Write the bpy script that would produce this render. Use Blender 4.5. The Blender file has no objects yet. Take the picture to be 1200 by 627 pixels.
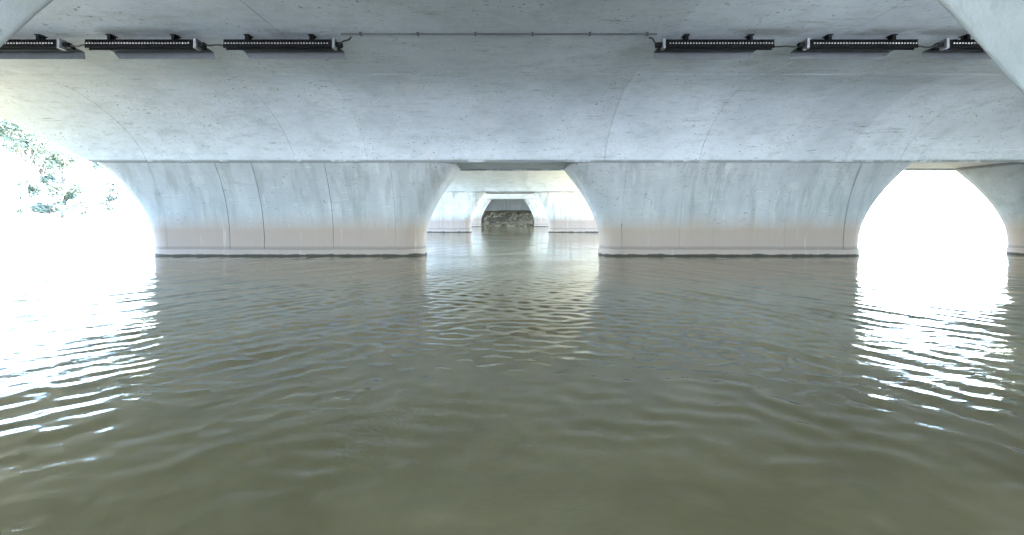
import bpy, bmesh, math, random
import numpy as np
from mathutils import Vector, noise as mnoise

random.seed(7)
rng = np.random.default_rng(7)
R = math.radians
sc = bpy.context.scene
COL = sc.collection

# ------------------------------------------------------------------ camera
cam_d = bpy.data.cameras.new("camera")
cam = bpy.data.objects.new("camera", cam_d)
COL.objects.link(cam)
cam.location = (0.0, 0.0, 0.98)
cam.rotation_euler = (R(90), 0, 0)
cam_d.sensor_fit = 'HORIZONTAL'
cam_d.sensor_width = 36.0
cam_d.lens = 18.0
cam_d.shift_x = 5.0 / 1200
cam_d.shift_y = -62.5 / 1200
cam_d.clip_start = 0.05
cam_d.clip_end = 4000
sc.camera = cam

# ------------------------------------------------------------------ world, sun, exposure
SUN_EL, SUN_AZ = R(57), R(66)          # azimuth measured from +Y towards +X
w = bpy.data.worlds.new("World")
sc.world = w
w.use_nodes = True
nt = w.node_tree
bg = nt.nodes["Background"]
sky = nt.nodes.new("ShaderNodeTexSky")
sky.sky_type = 'NISHITA'
sky.sun_disc = False
sky.sun_elevation = SUN_EL
sky.sun_rotation = SUN_AZ
sky.air_density = 1.0
sky.dust_density = 0.3
sky.ozone_density = 3.0
nt.links.new(sky.outputs[0], bg.inputs[0])
bg.inputs[1].default_value = 0.13

sun_d = bpy.data.lights.new("sun", 'SUN')
sun_d.energy = 5.0
sun_d.angle = R(2)
sun_d.color = (1.0, 0.98, 0.95)
sun = bpy.data.objects.new("sun", sun_d)
COL.objects.link(sun)
sdir = Vector((math.cos(SUN_EL) * math.sin(SUN_AZ), math.cos(SUN_EL) * math.cos(SUN_AZ), math.sin(SUN_EL)))
sun.rotation_euler = sdir.to_track_quat('Z', 'Y').to_euler()
sun.location = (-30, 20, 60)

sc.view_settings.view_transform = 'Standard'
sc.view_settings.look = 'None'
sc.view_settings.exposure = 5.35
sc.view_settings.gamma = 1.0
sc.view_settings.use_curve_mapping = False
sc.render.engine = 'CYCLES'
cy = sc.cycles
cy.max_bounces = 9
cy.diffuse_bounces = 6
cy.glossy_bounces = 4
cy.transmission_bounces = 4
cy.sample_clamp_indirect = 4.0
cy.blur_glossy = 0.6
cy.use_denoising = True

# ------------------------------------------------------------------ helpers
def link(o, parent=None):
    COL.objects.link(o)
    if parent is not None:
        o.parent = parent
        if parent.parent is None and parent.type == 'EMPTY' and parent.get('_abs'):
            o.location = -Vector(parent.location)
    return o

def mesh_obj(name, verts, faces, mat, parent=None, smooth=False, sharp_angle=None):
    me = bpy.data.meshes.new(name)
    me.from_pydata([tuple(map(float, v)) for v in verts], [], faces)
    bm = bmesh.new()
    bm.from_mesh(me)
    bmesh.ops.recalc_face_normals(bm, faces=bm.faces)
    if smooth:
        a = sharp_angle if sharp_angle else R(40)
        for f in bm.faces:
            f.smooth = True
        for e in bm.edges:
            if len(e.link_faces) == 2 and e.calc_face_angle(0) > a:
                e.smooth = False
    bm.to_mesh(me)
    bm.free()
    me.materials.append(mat)
    return link(bpy.data.objects.new(name, me), parent)

def empty(name, loc, rz=0, absolute=True):
    o = bpy.data.objects.new(name, None)
    o.location = loc
    o.rotation_euler = (0, 0, rz)
    o.empty_display_size = 0.3
    if absolute:
        o['_abs'] = 1
    COL.objects.link(o)
    return o

def tag(o, label=None, cat=None, group=None, kind=None):
    if label: o['label'] = label
    if cat: o['category'] = cat
    if group: o['group'] = group
    if kind: o['kind'] = kind
    return o

def pchip(xs, ys):
    xs = np.array(xs, float); ys = np.array(ys, float)
    h = np.diff(xs); d = np.diff(ys) / h
    m = np.zeros(len(xs))
    m[0], m[-1] = d[0], d[-1]
    for i in range(1, len(xs) - 1):
        if d[i-1] * d[i] > 0:
            w1, w2 = 2*h[i] + h[i-1], h[i] + 2*h[i-1]
            m[i] = (w1 + w2) / (w1/d[i-1] + w2/d[i])
    def f(x):
        x = min(max(x, xs[0]), xs[-1])
        i = min(int(np.searchsorted(xs, x, side='right')) - 1, len(xs) - 2)
        t = (x - xs[i]) / h[i]
        return ((2*t**3 - 3*t**2 + 1)*ys[i] + (t**3 - 2*t**2 + t)*h[i]*m[i]
                + (-2*t**3 + 3*t**2)*ys[i+1] + (t**3 - t**2)*h[i]*m[i+1])
    return f

def box_vf(x0, x1, y0, y1, z0, z1):
    v = [(x, y, z) for x in (x0, x1) for y in (y0, y1) for z in (z0, z1)]
    f = [(0,1,3,2), (4,6,7,5), (0,4,5,1), (2,3,7,6), (0,2,6,4), (1,5,7,3)]
    return v, f

class MB:
    def __init__(s): s.v = []; s.f = []
    def add(s, v, f):
        o = len(s.v); s.v += list(v); s.f += [tuple(i + o for i in q) for q in f]; return s
    def box(s, *a): return s.add(*box_vf(*a))
    def tube(s, pts, rad, n=8, caps=True):
        pts = [Vector(p) for p in pts]
        rad = rad if hasattr(rad, '__len__') else [rad]*len(pts)
        rings = []
        up = Vector((0, 0, 1))
        for i, p in enumerate(pts):
            t = (pts[min(i+1, len(pts)-1)] - pts[max(i-1, 0)]).normalized()
            a = t.cross(up)
            if a.length < 1e-3: a = t.cross(Vector((1, 0, 0)))
            a.normalize(); b = t.cross(a).normalized()
            rings.append([p + (a*math.cos(2*math.pi*k/n) + b*math.sin(2*math.pi*k/n))*rad[i] for k in range(n)])
        v = [q for r in rings for q in r]
        f = [(i*n+k, i*n+(k+1) % n, (i+1)*n+(k+1) % n, (i+1)*n+k) for i in range(len(pts)-1) for k in range(n)]
        if caps:
            f += [tuple(range(n-1, -1, -1)), tuple((len(pts)-1)*n + k for k in range(n))]
        return s.add(v, f)
    def build(s, name, mat, parent=None, smooth=False, sharp=None):
        return mesh_obj(name, s.v, s.f, mat, parent, smooth, sharp)

def shell(name, P, t, mat, parent, flip=False):
    """a slab with the visible surface P[m][n] and thickness t behind it"""
    P = np.array(P, float)
    m, n, _ = P.shape
    du = np.gradient(P, axis=0); dv = np.gradient(P, axis=1)
    N = np.cross(du, dv)
    N /= np.maximum(np.linalg.norm(N, axis=2, keepdims=True), 1e-9)
    if flip: N = -N
    B = P - N * t
    V = np.concatenate([P.reshape(-1, 3), B.reshape(-1, 3)])
    k = m * n
    F = []
    for i in range(m-1):
        for j in range(n-1):
            a, b, c, d = i*n+j, i*n+j+1, (i+1)*n+j+1, (i+1)*n+j
            F.append((a, b, c, d)); F.append((k+d, k+c, k+b, k+a))
    rim = [i*n for i in range(m)] + [(m-1)*n+j for j in range(1, n)] + \
          [i*n+n-1 for i in range(m-2, -1, -1)] + [j for j in range(n-2, 0, -1)]
    for q in range(len(rim)):
        a, b = rim[q], rim[(q+1) % len(rim)]
        F.append((a, b, k+b, k+a))
    return mesh_obj(name, V, F, mat, parent, smooth=True)

# ------------------------------------------------------------------ materials
def new_mat(name):
    m = bpy.data.materials.new(name)
    m.use_nodes = True
    return m, m.node_tree, m.node_tree.nodes["Principled BSDF"]

class NT:
    """terse node builder"""
    def __init__(s, tree): s.t = tree
    def n(s, typ, **kw):
        nd = s.t.nodes.new(typ)
        for k, v in kw.items(): setattr(nd, k, v)
        return nd
    def put(s, sock, val):
        if isinstance(val, bpy.types.NodeSocket): s.t.links.new(val, sock)
        elif val is not None: sock.default_value = val
    def math(s, op, a, b=None, clamp=False):
        nd = s.n("ShaderNodeMath", operation=op, use_clamp=clamp)
        s.put(nd.inputs[0], a); s.put(nd.inputs[1], b)
        return nd.outputs[0]
    def mix(s, fac, a, b, blend='MIX'):
        nd = s.n("ShaderNodeMix", data_type='RGBA', blend_type=blend)
        s.put(nd.inputs[0], fac); s.put(nd.inputs[6], a); s.put(nd.inputs[7], b)
        return nd.outputs[2]
    def ramp(s, fac, a, b, lo=0.0, hi=1.0):
        nd = s.n("ShaderNodeMapRange", interpolation_type='SMOOTHSTEP')
        s.put(nd.inputs[0], fac); s.put(nd.inputs[1], a); s.put(nd.inputs[2], b)
        s.put(nd.inputs[3], lo); s.put(nd.inputs[4], hi)
        return nd.outputs[0]
    def mapping(s, vec, scale=(1, 1, 1), rot=(0, 0, 0), loc=(0, 0, 0)):
        nd = s.n("ShaderNodeMapping")
        s.put(nd.inputs[0], vec)
        nd.inputs[1].default_value = loc; nd.inputs[2].default_value = rot; nd.inputs[3].default_value = scale
        return nd.outputs[0]
    def noise(s, vec, scale, detail=4, rough=0.55, dist=0.0):
        nd = s.n("ShaderNodeTexNoise")
        s.put(nd.inputs['Vector'], vec)
        nd.inputs['Scale'].default_value = scale; nd.inputs['Detail'].default_value = detail
        nd.inputs['Roughness'].default_value = rough; nd.inputs['Distortion'].default_value = dist
        return nd.outputs[0]

def concrete(name, light=(0.40, 0.425, 0.455, 1), dark=(0.29, 0.315, 0.345, 1), stained=True, dirt=0.0):
    m, tree, bs = new_mat(name)
    b = NT(tree)
    geo = b.n("ShaderNodeNewGeometry")
    pos = geo.outputs['Position']
    sep = b.n("ShaderNodeSeparateXYZ"); b.put(sep.inputs[0], pos)
    z = sep.outputs[2]
    oi = b.n("ShaderNodeObjectInfo")
    # slow cloudiness of the cast surface
    big = b.noise(pos, 0.55, 5, 0.6)
    col = b.mix(b.ramp(big, 0.3, 0.7), dark, light)
    mid = b.noise(b.mapping(pos, (0.8, 1.5, 1.5), (0, 0, R(20))), 4.5, 7, 0.72, 0.2)
    col = b.mix(b.ramp(mid, 0.45, 0.75, 0.0, 0.40), col, (0.30, 0.315, 0.325, 1))
    col = b.mix(b.ramp(b.noise(pos, 1.4, 4, 0.6, 0.6), 0.56, 0.70, 0.0, 0.28), col, (0.56, 0.57, 0.57, 1))
    # every pour has its own tone
    tone = b.math('MULTIPLY_ADD', oi.outputs['Random'], 0.14); tone.node.inputs[2].default_value = 0.93
    col = b.mix(1.0, col, b_gray(b, tone), 'MULTIPLY')
    # scuffs dragged along the shutter boards
    sv = b.mapping(pos, (1.1, 6.5, 6.5), (0, 0, R(24)))
    sc_ = b.noise(sv, 1.5, 5, 0.7)
    col = b.mix(b.math('MULTIPLY', b.ramp(sc_, 0.57, 0.69, 0.0, 0.62), b.ramp(b.noise(pos, 0.9, 3, 0.6), 0.36, 0.62)), col, (0.17, 0.18, 0.19, 1))
    sv2 = b.mapping(pos, (1.0, 9.0, 9.0), (0, 0, R(-14)), (3, 1, 7))
    col = b.mix(b.ramp(b.noise(sv2, 1.9, 3, 0.6), 0.64, 0.72, 0.0, 0.45), col, (0.58, 0.59, 0.6, 1))
    if dirt:
        dz = b.ramp(b.math('ADD', z, b.math('MULTIPLY', big, 0.5)), 0.6, 2.6, 1.0, 0.75)
        dn = b.ramp(b.noise(b.mapping(pos, (2.2, 1.0, 0.35)), 1.0, 5, 0.62), 0.25, 0.75, 0.25, 1.0)
        col = b.mix(b.math('MULTIPLY', b.math('MULTIPLY', dz, dn), dirt), col, (0.225, 0.25, 0.262, 1))
    # rain streaks
    st = b.noise(b.mapping(pos, (5.0, 2.0, 0.30)), 1.0, 4, 0.6)
    if stained:
        col = b.mix(b.ramp(st, 0.48, 0.68, 0.0, 0.60), col, (0.20, 0.225, 0.222, 1))
    else:
        # soft grey clouds and fine grain of the cast vault
        cl = b.noise(b.mapping(pos, (1.0, 1.3, 1.3), (0, 0, R(17))), 1.7, 8, 0.70, 0.35)
        col = b.mix(b.ramp(cl, 0.46, 0.72, 0.0, 0.36), col, (0.25, 0.275, 0.30, 1))
        gr = b.noise(pos, 22.0, 4, 0.75)
        col = b.mix(b.ramp(gr, 0.50, 0.72, 0.0, 0.40), col, (0.27, 0.295, 0.32, 1))
    st2 = b.noise(b.mapping(pos, (7.0, 3.0, 0.35), (0, 0, 0), (11, 3, 2)), 1.0, 4, 0.6)
    if stained:
        col = b.mix(b.ramp(st2, 0.60, 0.74, 0.0, 0.26), col, (0.52, 0.54, 0.54, 1))
    # blow holes and chips
    pit = b.noise(b.mapping(pos, (1.0, 1.7, 1.2), (0, 0, R(30))), 8.0, 3, 0.6, 0.6)
    clus = b.ramp(b.noise(pos, 0.8, 3, 0.6), 0.42, 0.66)
    pf = b.math('MULTIPLY', b.ramp(pit, 0.70, 0.725, 0.0, 0.8), clus)
    pit2 = b.noise(b.mapping(pos, (1.0, 1.0, 1.6), (0.3, 0.2, 0.5)), 17.0, 1, 0.5)
    pf2 = b.math('MULTIPLY', b.ramp(pit2, 0.675, 0.715, 0.0, 0.75), b.ramp(b.noise(pos, 1.1, 3, 0.6, 0.5), 0.38, 0.62))
    col = b.mix(pf, col, (0.10, 0.105, 0.11, 1))
    col = b.mix(pf2, col, (0.13, 0.135, 0.14, 1))
    if not stained:
        # soot and damp creeping along the springing joint; grime plus painted fixture shadow at the lamp line
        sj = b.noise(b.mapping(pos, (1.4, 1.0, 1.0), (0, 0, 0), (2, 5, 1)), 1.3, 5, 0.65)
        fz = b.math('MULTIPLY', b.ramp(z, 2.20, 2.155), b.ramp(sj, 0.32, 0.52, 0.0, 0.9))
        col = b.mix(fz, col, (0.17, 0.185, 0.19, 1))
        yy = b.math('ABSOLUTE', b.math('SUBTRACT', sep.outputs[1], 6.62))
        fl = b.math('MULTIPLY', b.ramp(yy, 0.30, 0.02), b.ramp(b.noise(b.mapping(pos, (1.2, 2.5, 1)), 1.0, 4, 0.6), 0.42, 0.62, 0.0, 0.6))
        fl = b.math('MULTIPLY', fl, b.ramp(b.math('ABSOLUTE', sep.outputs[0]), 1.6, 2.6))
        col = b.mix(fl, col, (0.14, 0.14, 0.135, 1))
    if stained:
        jit = b.math('MULTIPLY_ADD', b.noise(b.mapping(pos, (3.0, 3.0, 0.6)), 1.0, 4, 0.6), 0.22)
        jit.node.inputs[2].default_value = -0.11
        zj = b.math('ADD', z, jit)
        jit2 = b.math('MULTIPLY_ADD', b.noise(b.mapping(pos, (1.6, 1.6, 0.6)), 1.0, 5, 0.65), 0.20)
        jit2.node.inputs[2].default_value = -0.10
        zk = b.math('ADD', z, jit2)
        # silt left by higher water: brown band, sharper lower edge line
        f1 = b.ramp(zj, 1.10, 0.55, 0.0, 0.85)
        col = b.mix(f1, col, (0.285, 0.228, 0.185, 1))
        f2 = b.ramp(zk, 0.70, 0.58, 0.0, 0.45)
        col = b.mix(f2, col, (0.265, 0.20, 0.165, 1))
        drip = b.noise(b.mapping(pos, (9.0, 4.0, 0.5), (0, 0, 0), (5, 1, 9)), 1.0, 3, 0.6)
        fd = b.math('MULTIPLY', b.ramp(drip, 0.61, 0.72, 0.0, 0.35), b.ramp(zk, 0.72, 0.55))
        col = b.mix(fd, col, (0.47, 0.44, 0.40, 1))
        zm = b.math('ADD', z, b.math('MULTIPLY', jit2, 0.22))
        f3 = b.math('MULTIPLY', b.ramp(zm, 0.25, 0.19), b.ramp(zm, 0.15, 0.17))
        col = b.mix(b.math('MULTIPLY', f3, 0.5), col, (0.12, 0.10, 0.09, 1))
        zw = b.math('ADD', z, b.math('MULTIPLY', jit, 0.45))
        f5 = b.ramp(zw, 0.052, 0.030, 0.0, 0.94)
        col = b.mix(f5, col, (0.022, 0.022, 0.016, 1))
    b.put(bs.inputs['Base Color'], col)
    bs.inputs['Roughness'].default_value = 0.82
    bs.inputs['Specular IOR Level'].default_value = 0.3
    bump = b.n("ShaderNodeBump")
    bump.inputs['Strength'].default_value = 0.5
    bump.inputs['Distance'].default_value = 0.02
    hgt = b.math('SUBTRACT', b.math('MULTIPLY_ADD', mid, 0.5), b.math('MULTIPLY', pf, 0.5))
    hgt2 = b.math('ADD', hgt, b.math('MULTIPLY', b.noise(pos, 28, 4, 0.6), 0.25))
    hgt3 = b.math('ADD', hgt2, b.math('MULTIPLY', big, 1.6))
    b.put(bump.inputs['Height'], hgt3)
    b.put(bs.inputs['Normal'], bump.outputs[0])
    return m

def b_gray(b, v):
    c = b.n("ShaderNodeCombineColor")
    for i in range(3): b.put(c.inputs[i], v)
    return c.outputs[0]

def simple(name, col, rough=0.6, metal=0.0, var=0.15, scale=8.0, bump=0.0):
    m, tree, bs = new_mat(name)
    b = NT(tree)
    tc = b.n("ShaderNodeNewGeometry")
    nz = b.noise(tc.outputs['Position'], scale, 4)
    c2 = tuple(c * (1 - var) for c in col[:3]) + (1,)
    c3 = tuple(min(1, c * (1 + var)) for c in col[:3]) + (1,)
    b.put(bs.inputs['Base Color'], b.mix(b.ramp(nz, 0.3, 0.7), c2, c3))
    bs.inputs['Roughness'].default_value = rough
    bs.inputs['Metallic'].default_value = metal
    if bump:
        bp = b.n("ShaderNodeBump"); bp.inputs['Strength'].default_value = bump; bp.inputs['Distance'].default_value = 0.03
        b.put(bp.inputs['Height'], nz); b.put(bs.inputs['Normal'], bp.outputs[0])
    return m

M = {}
M['concrete'] = concrete("concrete", dirt=0.8)
M['vault'] = concrete("vault_concrete", (0.53, 0.59, 0.65, 1), (0.435, 0.49, 0.55, 1), False)
M['brightened_concrete'] = concrete("brightened_concrete", (0.56, 0.59, 0.61, 1), (0.47, 0.50, 0.52, 1), True)  # albedo raised so the second bridge reads as more brightly lit
M['core'] = concrete("joint_concrete", (0.27, 0.275, 0.275, 1), (0.18, 0.185, 0.19, 1), False)
M['black'] = simple("black_powder_coat", (0.004, 0.0045, 0.005), 0.7, 0.0)
M['black'].node_tree.nodes['Principled BSDF'].inputs['Specular IOR Level'].default_value = 0.15
M['grey_metal'] = simple("grey_sheet_metal", (0.045, 0.052, 0.06), 0.6, 0.0, 0.12, 14)
M['pale_metal'] = simple("pale_aluminium", (0.18, 0.19, 0.205), 0.5, 0.2)
M['lens'] = simple("clear_lens", (0.50, 0.48, 0.46), 0.12)
M['cable'] = simple("black_rubber", (0.012, 0.012, 0.013), 0.6)
M['conduit'] = simple("dark_conduit", (0.06, 0.065, 0.07), 0.5)
M['stone'] = simple("bank_stone", (0.17, 0.14, 0.095), 0.9, 0, 0.5, 3.0, 0.3)
M['bark'] = simple("bark", (0.10, 0.085, 0.07), 0.9, 0, 0.3, 6, 0.3)
M['bark_pale'] = simple("pale_bark", (0.15, 0.14, 0.12), 0.9, 0, 0.2, 6, 0.3)
M['post'] = simple("blue_paint", (0.10, 0.13, 0.32), 0.5)

def leaf_mat(name, c1, c2):
    m, tree, bs = new_mat(name)
    b = NT(tree)
    g = b.n("ShaderNodeNewGeometry")
    b.put(bs.inputs['Base Color'], b.mix(b.noise(g.outputs['Position'], 1.3, 3), c1 + (1,), c2 + (1,)))
    bs.inputs['Roughness'].default_value = 0.6
    return m
M['leaf'] = leaf_mat("leaf", (0.06, 0.09, 0.068), (0.10, 0.12, 0.09))
M['leaf_dark'] = leaf_mat("leaf_dark", (0.045, 0.072, 0.058), (0.07, 0.095, 0.07))

def water_mat():
    m, tree, bs = new_mat("murky_water")
    b = NT(tree)
    g = b.n("ShaderNodeNewGeometry")
    pos = g.outputs['Position']
    silt = b.noise(b.mapping(pos, (0.7, 0.45, 1)), 1.0, 6, 0.68, 0.6)
    b.put(bs.inputs['Base Color'], b.mix(b.ramp(silt, 0.3, 0.7), (0.124, 0.100, 0.046, 1), (0.182, 0.146, 0.072, 1)))
    bs.inputs['Roughness'].default_value = 0.04
    bs.inputs['IOR'].default_value = 1.33
    h1 = b.noise(b.mapping(pos, (1.0, 1.6, 1.0)), 7.0, 5, 0.62, 0.3)
    bump = b.n("ShaderNodeBump")
    bump.inputs['Strength'].default_value = 1.0
    bump.inputs['Distance'].default_value = 0.0013
    patch = b.ramp(b.noise(b.mapping(pos, (0.5, 0.8, 1)), 1.0, 4, 0.6, 0.4), 0.45, 0.66)
    h2 = b.math('MULTIPLY', b.noise(b.mapping(pos, (1.0, 1.4, 1.0)), 13.0, 3, 0.55, 0.5), b.math('MULTIPLY', patch, 4.5))
    b.put(bump.inputs['Height'], b.math('ADD', h1, h2))
    b.put(bs.inputs['Normal'], bump.outputs[0])
    return m
M['water'] = water_mat()

def ground_mat():
    m, tree, bs = new_mat("bank_ground")
    b = NT(tree)
    g = b.n("ShaderNodeNewGeometry")
    pos = g.outputs['Position']
    n1 = b.noise(pos, 0.35, 5, 0.6)
    n2 = b.noise(pos, 2.5, 5, 0.65)
    c = b.mix(b.ramp(n1, 0.4, 0.6), (0.48, 0.50, 0.51, 1), (0.38, 0.40, 0.40, 1))
    c = b.mix(b.ramp(n2, 0.35, 0.7, 0, 0.6), c, (0.55, 0.56, 0.57, 1))
    sp = b.n("ShaderNodeSeparateXYZ"); b.put(sp.inputs[0], pos)
    silt = b.math('MULTIPLY', b.ramp(b.math('ABSOLUTE', sp.outputs[0]), 9.0, 7.0), b.ramp(sp.outputs[1], 39.0, 41.0))
    c = b.mix(silt, c, (0.13, 0.105, 0.07, 1))
    b.put(bs.inputs['Base Color'], c)
    bs.inputs['Roughness'].default_value = 0.95
    bp = b.n("ShaderNodeBump"); bp.inputs['Strength'].default_value = 0.5; bp.inputs['Distance'].default_value = 0.1
    b.put(bp.inputs['Height'], n2); b.put(bs.inputs['Normal'], bp.outputs[0])
    return m
M['ground'] = ground_mat()

# ------------------------------------------------------------------ shape of the arch
Z_SP, Z_CR = 2.13, 3.33                       # springing line and crown above the water
wall_off = pchip([-0.9, 0, 0.5, 1.18, 1.6, 1.9, 2.13], [0, 0, 0.02, 0.16, 0.34, 0.50, 0.66])
COVE = [(0.66, 2.13), (0.90, 2.44), (1.28, 2.73), (1.8, 3.0), (2.34, 3.2), (2.88, 3.305), (3.4, 3.33)]
cove_z = pchip([c[0] for c in COVE], [c[1] for c in COVE])
half_w = pchip([-0.9, 0, .54, .92, 1.3, 1.58, 2.05, 2.2], [2.08, 2.08, 2.06, 1.95, 1.78, 1.63, 1.32, 1.24])
left_edge = pchip([-0.9, 0, .43, 1.0, 1.47, 1.96, 2.27, 2.64, 2.92, 3.2, 3.33],
                  [-8.36, -8.36, -8.42, -8.54, -8.78, -9.06, -9.44, -9.94, -10.24, -10.65, -10.95])
RIGHT = 22.0
def edge_x(y, z):                             # plan of the flared left edge: it splays outwards towards the camera
    if y < 8.6: return -10.95 - (8.6 - y)*1.1
    return left_edge(min(z, Z_CR))
C_IN = 3.4                                    # length of a cove from pier face to flat soffit

def cove_y(z):                                # inverse of cove_z
    lo, hi = 0.66, C_IN
    for _ in range(40):
        mid = (lo + hi) / 2
        if cove_z(mid) < z: lo = mid
        else: hi = mid
    return lo

ZL = [-0.6, 0.0, 0.25, 0.5, 0.75, 1.0, 1.2, 1.4, 1.6, 1.75, 1.9, 2.02, Z_SP - 0.008]

# ------------------------------------------------------------------ bridge builder
def pier_block(parent, y0, th, XL, XR, joints_front, joints_back, label=None, rad=0.46, mat=None):
    """one pier block between two passages: core + cast panels + base ledge"""
    pt = 0.05
    mat = mat or M['concrete']
    yF = lambda z: y0 - wall_off(z)
    yB = lambda z: y0 + th + wall_off(z)
    def ring(z, off, nseg=5):
        x0, x1, f, bk = XL(z) - off, XR(z) + off, yF(z) - off, yB(z) + off
        r = max(0.03, rad + off)
        pts = []
        for cx, cyy, a0 in ((x1 - r, f + r, -90), (x1 - r, bk - r, 0), (x0 + r, bk - r, 90), (x0 + r, f + r, 180)):
            for k in range(nseg + 1):
                a = R(a0 + 90 * k / nseg)
                pts.append((cx + r*math.cos(a), cyy + r*math.sin(a), z))
        return pts
    def loft(name, zs, offs, mat, par):
        rings = [ring(z, o) for z, o in zip(zs, offs)]
        n = len(rings[0])
        V = [p for r_ in rings for p in r_]
        F = [(i*n+k, i*n+(k+1) % n, (i+1)*n+(k+1) % n, (i+1)*n+k) for i in range(len(rings)-1) for k in range(n)]
        F += [tuple(range(n)), tuple((len(rings)-1)*n + k for k in range(n))]
        return mesh_obj(name, V, F, mat, par, True, R(35))
    zs = ZL[:-1] + [Z_SP - 0.02, Z_SP + 0.10]
    core = loft('pier', zs, [-0.045]*len(zs), M['core'], parent)
    if label: core['label'] = label
    zl = ZL
    def gap(): return random.choice([0.0015, 0.0025, 0.004, 0.006])
    # straight panels between joints
    for side, joints in ((0, joints_front), (1, joints_back)):
        for a, b_ in zip(joints[:-1], joints[1:]):
            g0, g1 = gap(), gap()
            prd = random.uniform(-0.004, 0.004)
            nx = 3
            P = [[(a + g0 + (b_ - g1 - a - g0)*k/(nx-1), (yF(z) + prd) if side == 0 else (yB(z) - prd), z) for k in range(nx)] for z in zl]
            shell('wall_panel', P, pt, mat, core, flip=(side == 0))
    # wrapped end panels: front -> rounded corner -> passage side -> back
    for end in (0, 1):
        jf = joints_front[-1] if end else joints_front[0]
        jb = joints_back[-1] if end else joints_back[0]
        g = gap()
        P = []
        for z in zl:
            f, bk = yF(z), yB(z)
            row = []
            sx = 1 if end else -1
            X = XR(z) if end else XL(z)
            cx = X - sx*rad
            row.append((jf + sx*g, f, z)); row.append(((jf + cx)/2, f, z))
            for k in range(6):
                a = R(-90 + 90*k/5)
                row.append((cx + sx*rad*math.cos(a), f + rad + rad*math.sin(a), z))
            row.append((X, (f + bk)/2, z))
            for k in range(6):
                a = R(90*k/5)
                row.append((cx + sx*rad*math.cos(a), bk - rad + rad*math.sin(a), z))
            row.append(((jb + cx)/2, bk, z)); row.append((jb + sx*g, bk, z))
            P.append(row)
        shell('jamb_panel', P, pt, mat, core, flip=(end == 1))
    zb = [-0.6, 0.0, 0.06, 0.12, 0.15, 0.165]
    loft('base_ledge', zb, [0.03, 0.03, 0.032, 0.03, 0.026, 0.004], mat, core)
    return core

def y_is_far(p0): return p0 > 20

def y_profile(piers, ya, yb_, raise_=0.0):
    """underside of the deck as (y, z) from ya to yb_"""
    pts = [(ya, Z_CR + raise_)]
    dy = [C_IN - (C_IN - 0.66)*k/11 for k in range(12)]
    for (p0, th) in piers:
        for d in dy:
            if p0 - d > ya: pts.append((p0 - d, cove_z(d) + raise_))
        for d in reversed(dy):
            if p0 + th + d < yb_: pts.append((p0 + th + d, cove_z(d) + raise_))
    pts.append((yb_, Z_CR + raise_))
    return pts

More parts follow.
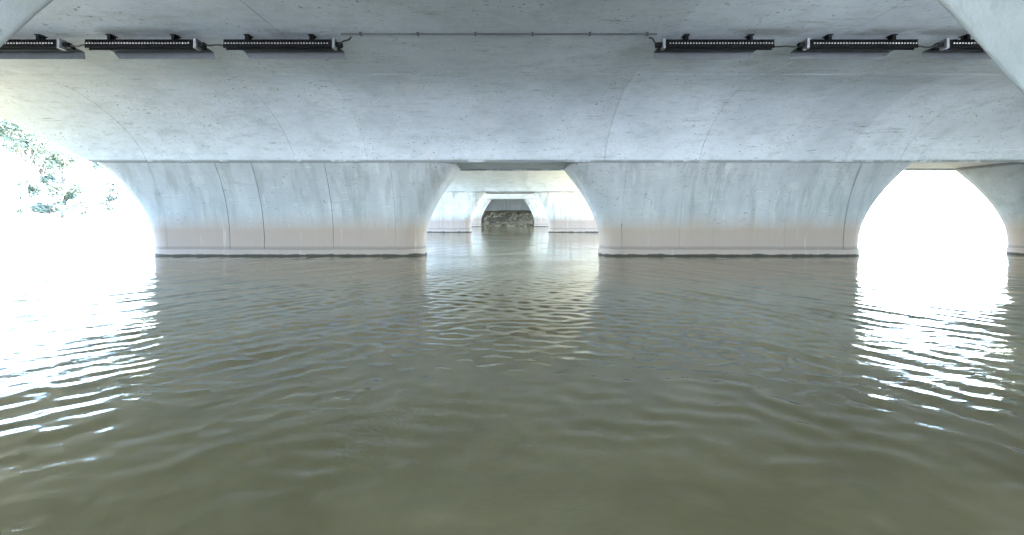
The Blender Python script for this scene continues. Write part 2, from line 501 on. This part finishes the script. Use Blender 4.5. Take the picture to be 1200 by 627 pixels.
def build_bridge(label, piers, ya, yb_, spec, right, ceil_joints, cove_joints, origin, z_top=4.35, edge_x=edge_x, wall_mat=None):
    B = empty('bridge', origin)
    tag(B, label, 'bridge')
    # deck body
    pr = y_profile(piers, ya, yb_, 0.09)
    V, F = [], []
    for (y, z) in pr:
        e = edge_x(y, z - 0.09) + 0.02
        V += [(e, y, z), (right - 0.02, y, z), (right - 0.02, y, z_top), (e, y, z_top)]
    n = len(pr)
    for i in range(n-1):
        a, c = i*4, (i+1)*4
        F += [(a, c, c+1, a+1), (a+1, c+1, c+2, a+2), (a+2, c+2, c+3, a+3), (a+3, c+3, c, a)]
    F += [(0, 1, 2, 3), ((n-1)*4, (n-1)*4+3, (n-1)*4+2, (n-1)*4+1)]
    mesh_obj('deck', V, F, M['core'], B, True, R(40))
    # parapets standing on the deck edges
    for xf in (lambda y: edge_x(y, Z_CR) + 0.3, lambda y: right - 0.4):
        yy = [ya + 0.05] + ([8.6] if ya < 8.6 else []) + [yb_ - 0.05]
        V2 = [(xf(y) + dx, y, z_top - 0.05 + dz) for y in yy for dx, dz in ((0, 0), (0.3, 0), (0.3, 1.0), (0, 1.0))]
        F2 = [(i*4+k, i*4+(k+1) % 4, i*4+4+(k+1) % 4, i*4+4+k) for i in range(len(yy)-1) for k in range(4)]
        F2 += [(0, 1, 2, 3), tuple(len(V2)-4+k for k in range(4))]
        mesh_obj('parapet', V2, F2, M['concrete'], B)
    # cast soffit panels
    def soffit(name, ys_zs, x0, x1, nx=3):
        g0, g1 = random.choice([.001, .002, .003, .006]), random.choice([.001, .002, .003, .006])
        P = []
        for (y, z) in ys_zs:
            a = edge_x(y, z) if x0 is None else x0 + g0
            P.append([(a + (x1 - g1 - a)*k/(nx-1), y, z) for k in range(nx)])
        o = shell(name, P, 0.05, M['vault'], B, flip=True)
        return o
    for pi, (p0, th) in enumerate(piers):
        sp = spec[pi]
        for side in (-1, 1):
            base = p0 if side < 0 else p0 + th
            js = [None] + list(cove_joints[pi]) + [right]
            for a, b_ in zip(js[:-1], js[1:]):
                xa = -11 if a is None else a
                z0 = Z_SP + random.choice([0.001, 0.004, 0.009])
                ds = [cove_y(z0) + (C_IN - 0.012 - cove_y(z0))*k/13 for k in range(14)]
                yz = [(base + side*d, cove_z(d)) for d in ds]
                if not (ya < yz[-1][0] < yb_):
                    yz = [q for q in yz if ya < q[0] < yb_]
                if len(yz) < 2: continue
                if side > 0: yz = yz[::-1]
                soffit('vault_panel', yz, a, b_)
            # lintels across the passages
            for c in (sp['passages'] if side < 0 else []):
                d0, d1 = cove_y(Z_SP + 0.001), cove_y(Z_SP + 0.27)
                prof = [(d0 - 0.04, Z_SP + 0.035), (d0 - 0.01, Z_SP + 0.02), (d0 + 0.03, Z_SP + 0.03)] + [(d0 + 0.03 + (d1 - d0 - 0.03)*k/4, cove_z(d0 + 0.03 + (d1 - d0 - 0.03)*k/4) - 0.014) for k in range(1, 5)]
                x0, x1 = c - 1.34, c + 1.30
                P = [[(x0 + (x1 - x0)*k/2, base + side*d, z) for k in range(3)] for d, z in prof]
                if side > 0: P = P[::-1]
                shell('lintel', P, 0.06, M['vault'], B, flip=True)
        # flat underside of the deck inside each passage
        for c in sp['passages']:
            MB().box(c - 1.5, c + 1.5, p0 - 0.60, p0 + th + 0.60, Z_SP + 0.055, Z_SP + 0.10).build('passage_soffit', M['vault'], B)
    # flat soffit panels
    flats = []
    prev = ya
    for (p0, th) in piers:
        flats.append((prev, p0 - C_IN)); prev = p0 + th + C_IN
    flats.append((prev, yb_))
    for (fa, fb) in flats:
        if fb - fa < 0.3: continue
        js = [None] + list(ceil_joints) + [right]
        for a, b_ in zip(js[:-1], js[1:]):
            yz = [(fa + 0.006 + (fb - fa - 0.012)*k/3, Z_CR) for k in range(4)]
            soffit('ceiling_panel', yz[::-1], a, b_)
    # pier blocks
    for pi, (p0, th) in enumerate(piers):
        sp = spec[pi]
        for bl in sp['blocks']:
            pier_block(B, bl.get('y0', p0), bl.get('th', th), bl['L'], bl['R'], bl['jf'], bl['jb'], bl.get('label'), bl.get('rad', 0.40 if y_is_far(p0) else 0.46), wall_mat)
    return B

def column_blocks():
    # the pier the boat is passing: two columns, kept slim to let light in from behind
    a = lambda z: -(1.76 + (1.81 - max(z, 0))*0.42)
    b_ = lambda z: 1.66 + (1.81 - max(z, 0))*0.31
    return [dict(L=lambda z: -3.6, R=a, jf=[-3.3, -2.75], jb=[-3.3, -2.75], label='concrete pier at the top left corner', rad=0.05),
            dict(L=b_, R=lambda z: 3.6, jf=[2.75, 3.3], jb=[2.75, 3.3], label='pale concrete pier at the top right corner', rad=0.05)]

def blocks(left, cs, right, joints, labels):
    """pier blocks between passages centred at cs"""
    k = lambda c, s_: (lambda z: c + s_*(half_w(z) + 0.04)*(0.93 if c > 5 else 1.0))
    Ls = [left] + [k(c, 1) for c in cs]
    Rs = [k(c, -1) for c in cs] + [right]
    return [dict(L=l, R=r, jf=j, jb=[j[0], j[-1]], label=lb) for l, r, j, lb in zip(Ls, Rs, joints, labels)]

C0, C1 = 0.12, 10.4
piersA = [(12.0, 0.95)]
specA = [
    dict(passages=[C0, C1], blocks=blocks(lambda z: left_edge(z) - 0.1, [C0, C1], lambda z: RIGHT - 0.1,
         [[-7.98, -6.50, -5.70, -4.08, -2.62], [2.66, 4.02, 4.82, 6.48, 7.86], [13.2, 15.6, 18.0, 21.2]],
         ('pale concrete pier between the left opening and the middle passage', 'pale concrete pier between the middle and right passages', 'concrete pier at the right edge'))),
]
cjA = [[-7.98, -6.3, -4.7, -3.1, 2.14, 4.22, 6.02, 7.46, 8.66, 11.6, 15.0, 18.5]]
bridgeA = build_bridge('pale grey concrete vaulted bridge overhead with lights fixed under its ceiling', piersA, -1.5, 14.0, specA, RIGHT,
                       [-8.2, -6.45, -4.70, -2.94, 2.14, 4.4, 6.2, 8.0, 10.0, 12.4, 15.0, 18.0], cjA, (0, 12.4, 0))
# the near pier: two short columns; the cap beams are unseen additions that shape the light
for bl in column_blocks():
    pier_block(bridgeA, -2.1, 3.66, bl['L'], bl['R'], bl['jf'], bl['jb'], bl['label'], bl['rad'])
v, f = [], []
for x in (-3.55, 3.55):
    v += [(x, -1.9, 2.145), (x, 2.16, 2.145), (x, 2.5, 3.36), (x, -1.9, 3.36)]
f = [(0, 1, 2, 3), (4, 7, 6, 5), (0, 4, 5, 1), (1, 5, 6, 2), (2, 6, 7, 3), (3, 7, 4, 0)]
mesh_obj('added_cap_beam', v, f, M['vault'], bridgeA)
pier_block(bridgeA, -0.7, 2.26, lambda z: -20.0, lambda z: -7.2, [-19, -16, -13, -10, -7.8], [-19, -13, -7.8], None, 0.1)  # unseen pier added to block light from behind left
mesh_obj('added_cap_beam', [((-7.25 if x > 0 else -19.9), y, z) for x, y, z in v], f, M['vault'], bridgeA)
pier_block(bridgeA, -0.7, 2.26, lambda z: 8.2, lambda z: 21.8, [8.8, 10, 13, 16, 19, 21], [8.8, 13, 21], None, 0.1)  # unseen pier added to block light from behind right
mesh_obj('added_cap_beam', [((21.7 if x > 0 else 8.25), y, z) for x, y, z in v], f, M['vault'], bridgeA)
MB().box(7.1, 21.9, 14.01, 18.0, 3.34, 4.34).build('shading_deck', M['vault'], bridgeA)  # unseen slab added to shade the water behind the right passage
LB, RB = -5.6, 6.9  # second bridge's narrow width is invented so side light reaches its piers
piersB = [(27.6, 0.80), (40.2, 0.80)]
lf, rf = (lambda z: LB + 0.1), (lambda z: RB - 0.1)
specB = [
    dict(passages=[C0], blocks=blocks(lf, [C0], rf, [[-5.0, -3.5, -2.5], [2.75, 3.9, 6.2]], (None, None))),
    dict(passages=[0.0], blocks=blocks(lf, [0.0], rf, [[-5.0, -2.5], [2.6, 6.2]], (None, None))),
]
bridgeB = build_bridge('concrete bridge seen through the middle passage, narrowed and whitened to read as brightly lit', piersB, 14.005, 42.0, specB, RB,
                       [-3.0, 0.9, 3.4], [[-1.25, 1.0, 3.4], [-2.0, 2.6]], (0, 28, 0), edge_x=lambda y, z: LB, wall_mat=M['brightened_concrete'])

# ------------------------------------------------------------------ water
def axis(segs):
    out = [segs[0][0]]
    for a, b_, s0, s1 in segs:
        x = a
        while x < b_ - 1e-6:
            t = (x - a) / (b_ - a)
            x = min(b_, x + s0 + (s1 - s0)*t)
            out.append(x)
    return np.array(sorted(set(np.round(out, 5))))

pos_x = axis([(0, 3, .03, .03), (3, 12, .035, .06), (12, 30, .06, .6), (30, 120, .6, 6), (120, 900, 8, 90)])
xs = np.concatenate([-pos_x[::-1][:-1], pos_x])
ys = np.concatenate([-axis([(0, 4, .15, .5), (4, 60, .5, 6), (60, 900, 8, 90)])[::-1][:-1],
                     axis([(0, 1.2, .15, .04), (1.2, 4, .02, .025), (4, 14, .025, .06), (14, 45, .06, .2), (45, 120, .5, 6), (120, 900, 8, 90)])])
X, Y = np.meshgrid(xs, ys)
sx = np.gradient(xs)[None, :]; sy = np.gradient(ys)[:, None]
step = np.maximum(sx, sy)
H = np.zeros_like(X)
def smooth(a, lo, hi):
    t = np.clip((a - lo)/(hi - lo), 0, 1); return t*t*(3 - 2*t)
wl, wr = smooth(-X, -0.6, 2.2), smooth(X, -0.2, 2.6)
def train(weight, ang, spread, lam_lo, lam_hi, n, rms_slope):
    global H
    acc = np.zeros_like(X)
    for _ in range(n):
        lam = math.exp(rng.uniform(math.log(lam_lo), math.log(lam_hi)))
        th = ang + rng.normal(0, spread)
        k = 2*math.pi/lam
        ph = rng.uniform(0, 2*math.pi)
        A = rms_slope*math.sqrt(2.0/n)/k
        fade = np.clip((lam/step - 2.5)/2.5, 0, 1)
        px = rng.uniform(0.05, 0.25); py = rng.uniform(0.05, 0.25)
        grp = 0.35 + 1.3*np.abs(np.sin(px*X*2 + py*Y*2 + ph*1.7)*np.cos(py*X - px*Y + ph))
        acc += A*fade*grp*np.sin(k*(math.cos(th)*X + math.sin(th)*Y) + ph + 0.6*np.sin(0.9*X + 0.5*Y + ph))
    H += weight*acc
train(wr, R(27), R(11), 0.09, 0.26, 36, 0.056)
train(wl, R(180 - 36), R(15), 0.09, 0.28, 36, 0.072)
train(1.0, R(90), R(45), 0.10, 0.28, 34, 0.033)
train(1.0 - smooth(Y, 2.5, 6.0), R(90), R(60), 0.075, 0.15, 30, 0.040)
train(np.exp(-(X/2.6)**2), R(90), R(55), 0.10, 0.30, 34, 0.066)
train(wr, R(27), R(8), 0.35, 0.8, 10, 0.022)
train(wl, R(180 - 36), R(8), 0.35, 0.8, 10, 0.024)
H *= (1.0 - 0.5*smooth(Y, 6.0, 11.0))*(0.62 + 0.38*smooth(Y, 1.6, 4.2))                # the water lies calmer towards the far pier
ny, nx = X.shape
V = np.stack([X.ravel(), Y.ravel(), H.ravel()], 1)
idx = np.arange(nx*ny).reshape(ny, nx)
F = np.stack([idx[:-1, :-1].ravel(), idx[:-1, 1:].ravel(), idx[1:, 1:].ravel(), idx[1:, :-1].ravel()], 1)
me = bpy.data.meshes.new('water')
me.vertices.add(len(V)); me.vertices.foreach_set('co', V.ravel())
me.loops.add(F.size); me.loops.foreach_set('vertex_index', F.ravel().astype(np.int32))
me.polygons.add(len(F)); me.polygons.foreach_set('loop_start', np.arange(0, F.size, 4, dtype=np.int32))
me.polygons.foreach_set('use_smooth', np.ones(len(F), dtype=bool))
me.update(calc_edges=True); me.validate()
me.materials.append(M['water'])
tag(link(bpy.data.objects.new('water', me)), 'murky olive green river water with wind ripples', None, None, 'structure')

# ------------------------------------------------------------------ ground: river bed and both banks, one sheet
def shore(x): return 42.4 + 0.0016*x*x*(1 if abs(x) < 60 else 60/abs(x)) + 0.5*math.sin(x*0.21) * min(1, abs(x)/20)
def terrain(x, y):
    s = y - shore(x)
    if y < 0: s = -2.4 - y  # unseen near bank, set close behind the camera to bounce light up
    if s < -6: return -1.6
    n = mnoise.noise(Vector((x*0.35, y*0.35, 0)))*0.12 + mnoise.noise(Vector((x*1.3, y*1.3, 3)))*0.05
    if s < 0: return -1.6 + 1.6*(s + 6)/6
    if s < 7 and y > 0: return 1.28*(s/7)**0.75 + n
    if s < 7: return 0.9*(s/7)**0.75 + n*0.5
    return (1.28 if y > 0 else 0.9) + n*(1 if y > 0 else .5) + 0.004*min(s - 7, 200)
gx = np.concatenate([np.linspace(-900, -90, 12)[:-1], np.linspace(-90, -14, 60)[:-1], np.linspace(-14, 14, 90)[:-1], np.linspace(14, 90, 60)[:-1], np.linspace(90, 900, 12)])
gy = np.concatenate([np.linspace(-900, -60, 8)[:-1], np.linspace(-60, -20, 10)[:-1], np.linspace(-20, 0, 24)[:-1], np.linspace(0, 36, 10)[:-1], np.linspace(36, 56, 60)[:-1], np.linspace(56, 140, 24)[:-1], np.linspace(140, 1500, 14)])
GV = [(x, y, terrain(x, y)) for y in gy for x in gx]
nx = len(gx)
GF = [(j*nx+i, j*nx+i+1, (j+1)*nx+i+1, (j+1)*nx+i) for j in range(len(gy)-1) for i in range(nx-1)]
g = mesh_obj('ground', GV, GF, M['ground'], None, True, R(80))
tag(g, 'sandy river banks and bed, near bank added to bounce light', None, None, 'structure')

# abutment wall closing the last span
MB().box(LB + 0.1, RB - 0.1, 52.2, 52.8, 0.6, 3.0).build('abutment_wall', M['concrete'], bridgeB)
for x0, x1 in ((-6.4, -5.8), (7.0, 7.6)):
    MB().box(x0, x1, 46.0, 52.8, -0.8, 3.0).build('shade_wall', M['concrete'], bridgeB)  # side walls added to darken the bank under the last span
MB().box(-9.0, 9.5, 42.01, 53.0, 3.005, 4.35).build('shade_approach_slab', M['vault'], bridgeB)  # cover over the last span, made extra wide to shade the bank

# stones on the bank beyond the last passage
mb = MB()
for i in range(700):
    x = random.uniform(-7, 7); y = shore(x) + random.choice([random.uniform(-0.1, 1.0), random.uniform(0, 6)])
    r = random.uniform(0.06, 0.24)
    c = Vector((x, y, terrain(x, y) + r*0.2))
    bm = bmesh.new(); bmesh.ops.create_icosphere(bm, subdivisions=1, radius=r)
    sxx, syy, szz = random.uniform(.8, 1.5), random.uniform(.7, 1.2), random.uniform(.45, .8)
    vs = [(c.x + v.co.x*sxx*random.uniform(.8, 1.15), c.y + v.co.y*syy*random.uniform(.8, 1.15), c.z + v.co.z*szz) for v in bm.verts]
    bm.verts.index_update()
    mb.add(vs, [tuple(v.index for v in f.verts) for f in bm.faces]); bm.free()
tag(mb.build('bank_stones', M['stone']), 'brown stones on the bank seen through the farthest passage', 'stones', None, 'stuff')

# ------------------------------------------------------------------ lights under the ceiling
LEDX = []
def led_light(xa, s, label):
    """xa: outer end of the lens bar (m), s=+1 fixture whose end cap is on its right"""
    L = 1.42
    y0, zc = 6.70, 3.20
    t = empty('light_fixture', (xa + L/2, y0, Z_CR), 0, absolute=False)
    tag(t, label, 'light fixture', 'light bars under the ceiling')
    def P(x, y, z): return (x*s, y, z - Z_CR)
    def bx(mb, x0, x1, y0_, y1, z0, z1):
        return mb.box(min(x0*s, x1*s), max(x0*s, x1*s), y0_, y1, z0 - Z_CR, z1 - Z_CR)
    # louvre bar: trough tilted towards the water
    hb = MB()
    prof = [(-0.035, 3.255), (-0.050, 3.150), (-0.035, 3.143), (-0.020, 3.180), (0.012, 3.176), (0.030, 3.137), (0.046, 3.140), (0.040, 3.255)]
    v = [P(x, y, z) for x in (-L/2, L/2) for y, z in prof]
    n = len(prof)
    hb.add(v, [(k, (k+1) % n, n+(k+1) % n, n+k) for k in range(n)] + [tuple(range(n)), tuple(range(2*n-1, n-1, -1))])
    # cooling fins on the camera side
    for k in range(48):
        x = -L/2 + 0.02 + k*(L - 0.04)/47
        bx(hb, x - 0.005, x + 0.005, -0.058, -0.036, 3.165, 3.25)
    bar = hb.build('lamp_bar', M['black'], t)
    lens = MB()
    for k in range(36):
        x = -L/2 + 0.04 + k*(L - 0.10)/35
        lens.tube([P(x, -0.060, 3.198), P(x, -0.068, 3.196), P(x, -0.071, 3.195)], [0.0105, 0.0085, 0.004], 8)
    lo = lens.build('lens_row', M['lens'], bar, True)
    ec = bx(MB(), L/2 + 0.001, L/2 + 0.035, -0.062, 0.05, 3.135, 3.262).build('end_cap', M['pale_metal'] if s > 0 or True else M['black'], bar)
    # sheet visor carried behind the bar
    vm = MB()
    a, b_ = -L/2 + 0.10, L/2 + 0.04
    pr = [(0.20, 3.215), (0.33, 3.205), (0.345, 3.115), (0.340, 3.112), (0.322, 3.198), (0.20, 3.208)]
    v = [P(x + (0.06 if (x < 0 and z < 3.15) else 0), y, z) for x in (a, b_) for y, z in pr]
    n = len(pr)
    vm.add(v, [(k, (k+1) % n, n+(k+1) % n, n+k) for k in range(n)] + [tuple(range(n)), tuple(range(2*n-1, n-1, -1))])
    vm.build('visor', M['grey_metal'], t)
    dm = bx(MB(), a + 0.03, b_ - 0.02, 0.047, 0.21, 3.19, 3.25)
    dm.build('driver_housing', M['black'], t)
    for x in (-0.42, 0.42):
        m2 = MB()
        bx(m2, x - 0.035, x + 0.035, -0.03, 0.10, 3.318, 3.328)
        bx(m2, x - 0.02, x + 0.02, -0.02, 0.015, 3.24, 3.32)
        bx(m2, x - 0.02, x + 0.02, 0.05, 0.085, 3.24, 3.32)
        m2.build('bracket', M['black'], t)
    bx(MB(), L/2 + 0.036, L/2 + 0.11, -0.02, 0.05, 3.17, 3.225).build('cable_gland', M['black'], t)
    return t
lights = [(-7.27, 1, 'leftmost black light bar under the ceiling, partly hidden by the dark pier corner'),
          (-5.50, 1, 'black light bar under the ceiling, middle one of the left three'),
          (-3.70, 1, 'black light bar under the ceiling at the left end of the long conduit'),
          (2.05, -1, 'black light bar under the ceiling at the right end of the long conduit'),
          (3.92, -1, 'black light bar under the ceiling, middle one of the right three'),
          (5.73, -1, 'rightmost black light bar under the ceiling, partly hidden by the pale pier corner')]
for xa, s, lab in lights:
    led_light(xa, s, lab)

# conduit between the two rows, with clips
ct = empty('conduit', (0, 6.62, 3.3), 0, True)
tag(ct, 'thin dark conduit pipe running along the ceiling between the light bars', 'conduit')
MB().tube([(-2.16, 6.62, 3.306), (-1, 6.62, 3.308), (0.4, 6.622, 3.306), (1.2, 6.62, 3.308), (1.93, 6.62, 3.306)], 0.0125, 8).build('pipe', M['conduit'], ct, True)
for k in range(6):
    x = -1.9 + k*0.74
    MB().box(x - 0.012, x + 0.012, 6.59, 6.65, 3.290, 3.3255).build('clip', M['grey_metal'], ct)

def cable(x0, x1, z0, z1, sag, label):
    pts = []
    for k in range(13):
        t = k/12
        pts.append((x0 + (x1 - x0)*t, 6.70 + 0.02*math.sin(t*5 + x0), z0 + (z1 - z0)*t - sag*4*t*(1-t) + 0.006*math.sin(t*9 + x0)))
    o = MB().tube(pts, 0.011, 6).build('cable', M['cable'], None, True)
    tag(o, label, 'cable', 'cables linking the light bars')
cable(-5.78, -5.48, 3.20, 3.19, 0.015, 'black cable joining the leftmost light bar to the next')
cable(-3.98, -3.68, 3.20, 3.20, 0.015, 'black cable joining the second and third light bars from the left')
cable(-2.20, -2.05, 3.20, 3.30, 0.0, 'short black cable from the left row of light bars up to the conduit')
cable(1.95, 1.85, 3.21, 3.30, 0.0, 'short black cable from the right row of light bars up to the conduit')
cable(3.45, 3.85, 3.18, 3.20, 0.02, 'black cable joining the first and second light bars right of the conduit')
cable(5.32, 5.66, 3.18, 3.20, 0.02, 'black cable joining the rightmost light bar to its neighbour')

# ------------------------------------------------------------------ left bank: trees
def leaf_cloud(name, centres, n, size, mat, parent):
    V, F = [], []
    for i in range(n):
        c, r = random.choice(centres)
        d = Vector((random.gauss(0, 1), random.gauss(0, 1), random.gauss(0, 1))).normalized()*r*random.uniform(0.45, 1.0)
        p = Vector(c) + Vector((d.x, d.y, d.z*0.75))
        a = Vector((random.gauss(0, 1), random.gauss(0, 1), random.gauss(0, .6))).normalized()
        b_ = a.orthogonal().normalized()
        s = size*random.uniform(0.6, 1.4)
        k = len(V)
        V += [p - a*s, p + b_*s*0.45, p + a*s, p - b_*s*0.45]
        F.append((k, k+1, k+2, k+3))
    return mesh_obj(name, V, F, mat, parent)

def tree(x, y, h, crown, label, pale=False, n=1500, size=0.22, lean=0.0, low=0.45):
    n = int(n*2.2); crown = int(crown*1.5)
    z = terrain(x, y) - 0.1
    t = empty('tree', (x, y, z), 0, False)
    tag(t, label, 'tree', 'trees on the far bank')
    mb = MB()
    pts = [Vector((lean*h*k/8 + 0.10*math.sin(k*1.3 + x), 0.1*math.cos(k*1.1 + y), h*0.8*k/8)) for k in range(9)]
    mb.tube(pts, [h*0.028*(1 - 0.085*k) + 0.02 for k in range(9)], 8)
    cs = []
    for k in range(crown):
        a = 2*math.pi*k/crown + random.uniform(-.5, .5)
        zz = h*random.uniform(low, 0.95)
        rr = h*random.uniform(0.08, 0.30)*(1.15 - zz/h*0.6)
        end = Vector((math.cos(a)*rr + lean*zz, math.sin(a)*rr, zz))
        st = pts[min(7, max(1, int(zz/h*6)))]
        mb.tube([st, (st + end)/2 + Vector((0, 0, 0.1)), end], [h*0.009, h*0.006, h*0.002], 5)
        cs.append((end, h*random.uniform(0.07, 0.14)))
    mb.build('trunk', M['bark_pale'] if pale else M['bark'], t, True)
    leaf_cloud('crown', cs, n, size, M['leaf'] if random.random() < .5 else M['leaf_dark'], t)
    return t
tree(-43.0, 46.0, 10.5, 13, 'tall tree with pale slanting trunk at the left picture edge', True, 1500, 0.2, -0.10, 0.5)
tree(-47.5, 52.0, 9.0, 12, 'leafy tree standing behind the pale slanting trunk', False, 1300)
tree(-44.0, 58.0, 9.5, 12, 'tree with a broad crown farther back on the left bank', False, 1300)
tree(-41.2, 47.5, 6.4, 16, 'dense tree clad in leaves down to the ground on the left bank', False, 3400, 0.15, 0.0, 0.04)
tree(-41.0, 60.0, 8.0, 11, 'slender tree right of the leaf-clad tree on the left bank', False, 1000)
tree(-37.5, 57.0, 6.0, 10, 'small tree nearest the bridge on the left bank', False, 900)
tree(-38.6, 50.0, 3.2, 12, 'low bushy tree by the water right of the leaf-clad tree', False, 1200, 0.14, 0.0, 0.1)
tree(-45.8, 49.0, 4.2, 12, 'low bushy tree between the two tall trees at far left', False, 1200, 0.15, 0.0, 0.1)

# blue post at the water's edge
px, py = -33.6, 44.6
pt = empty('mooring_post', (px, py, terrain(px, py) - 0.2), 0, False)
tag(pt, 'small blue post at the water edge beside the left opening', 'post')
MB().tube([(0, 0, 0), (0, 0, 0.9)], [0.09, 0.085], 10).build('shaft', M['post'], pt, True)
MB().tube([(0, 0, 0.9), (0, 0, 0.96), (0, 0, 1.02)], [0.13, 0.13, 0.05], 10).build('cap', M['post'], pt, True)

for o in bpy.data.objects:
    if '_abs' in o: del o['_abs']
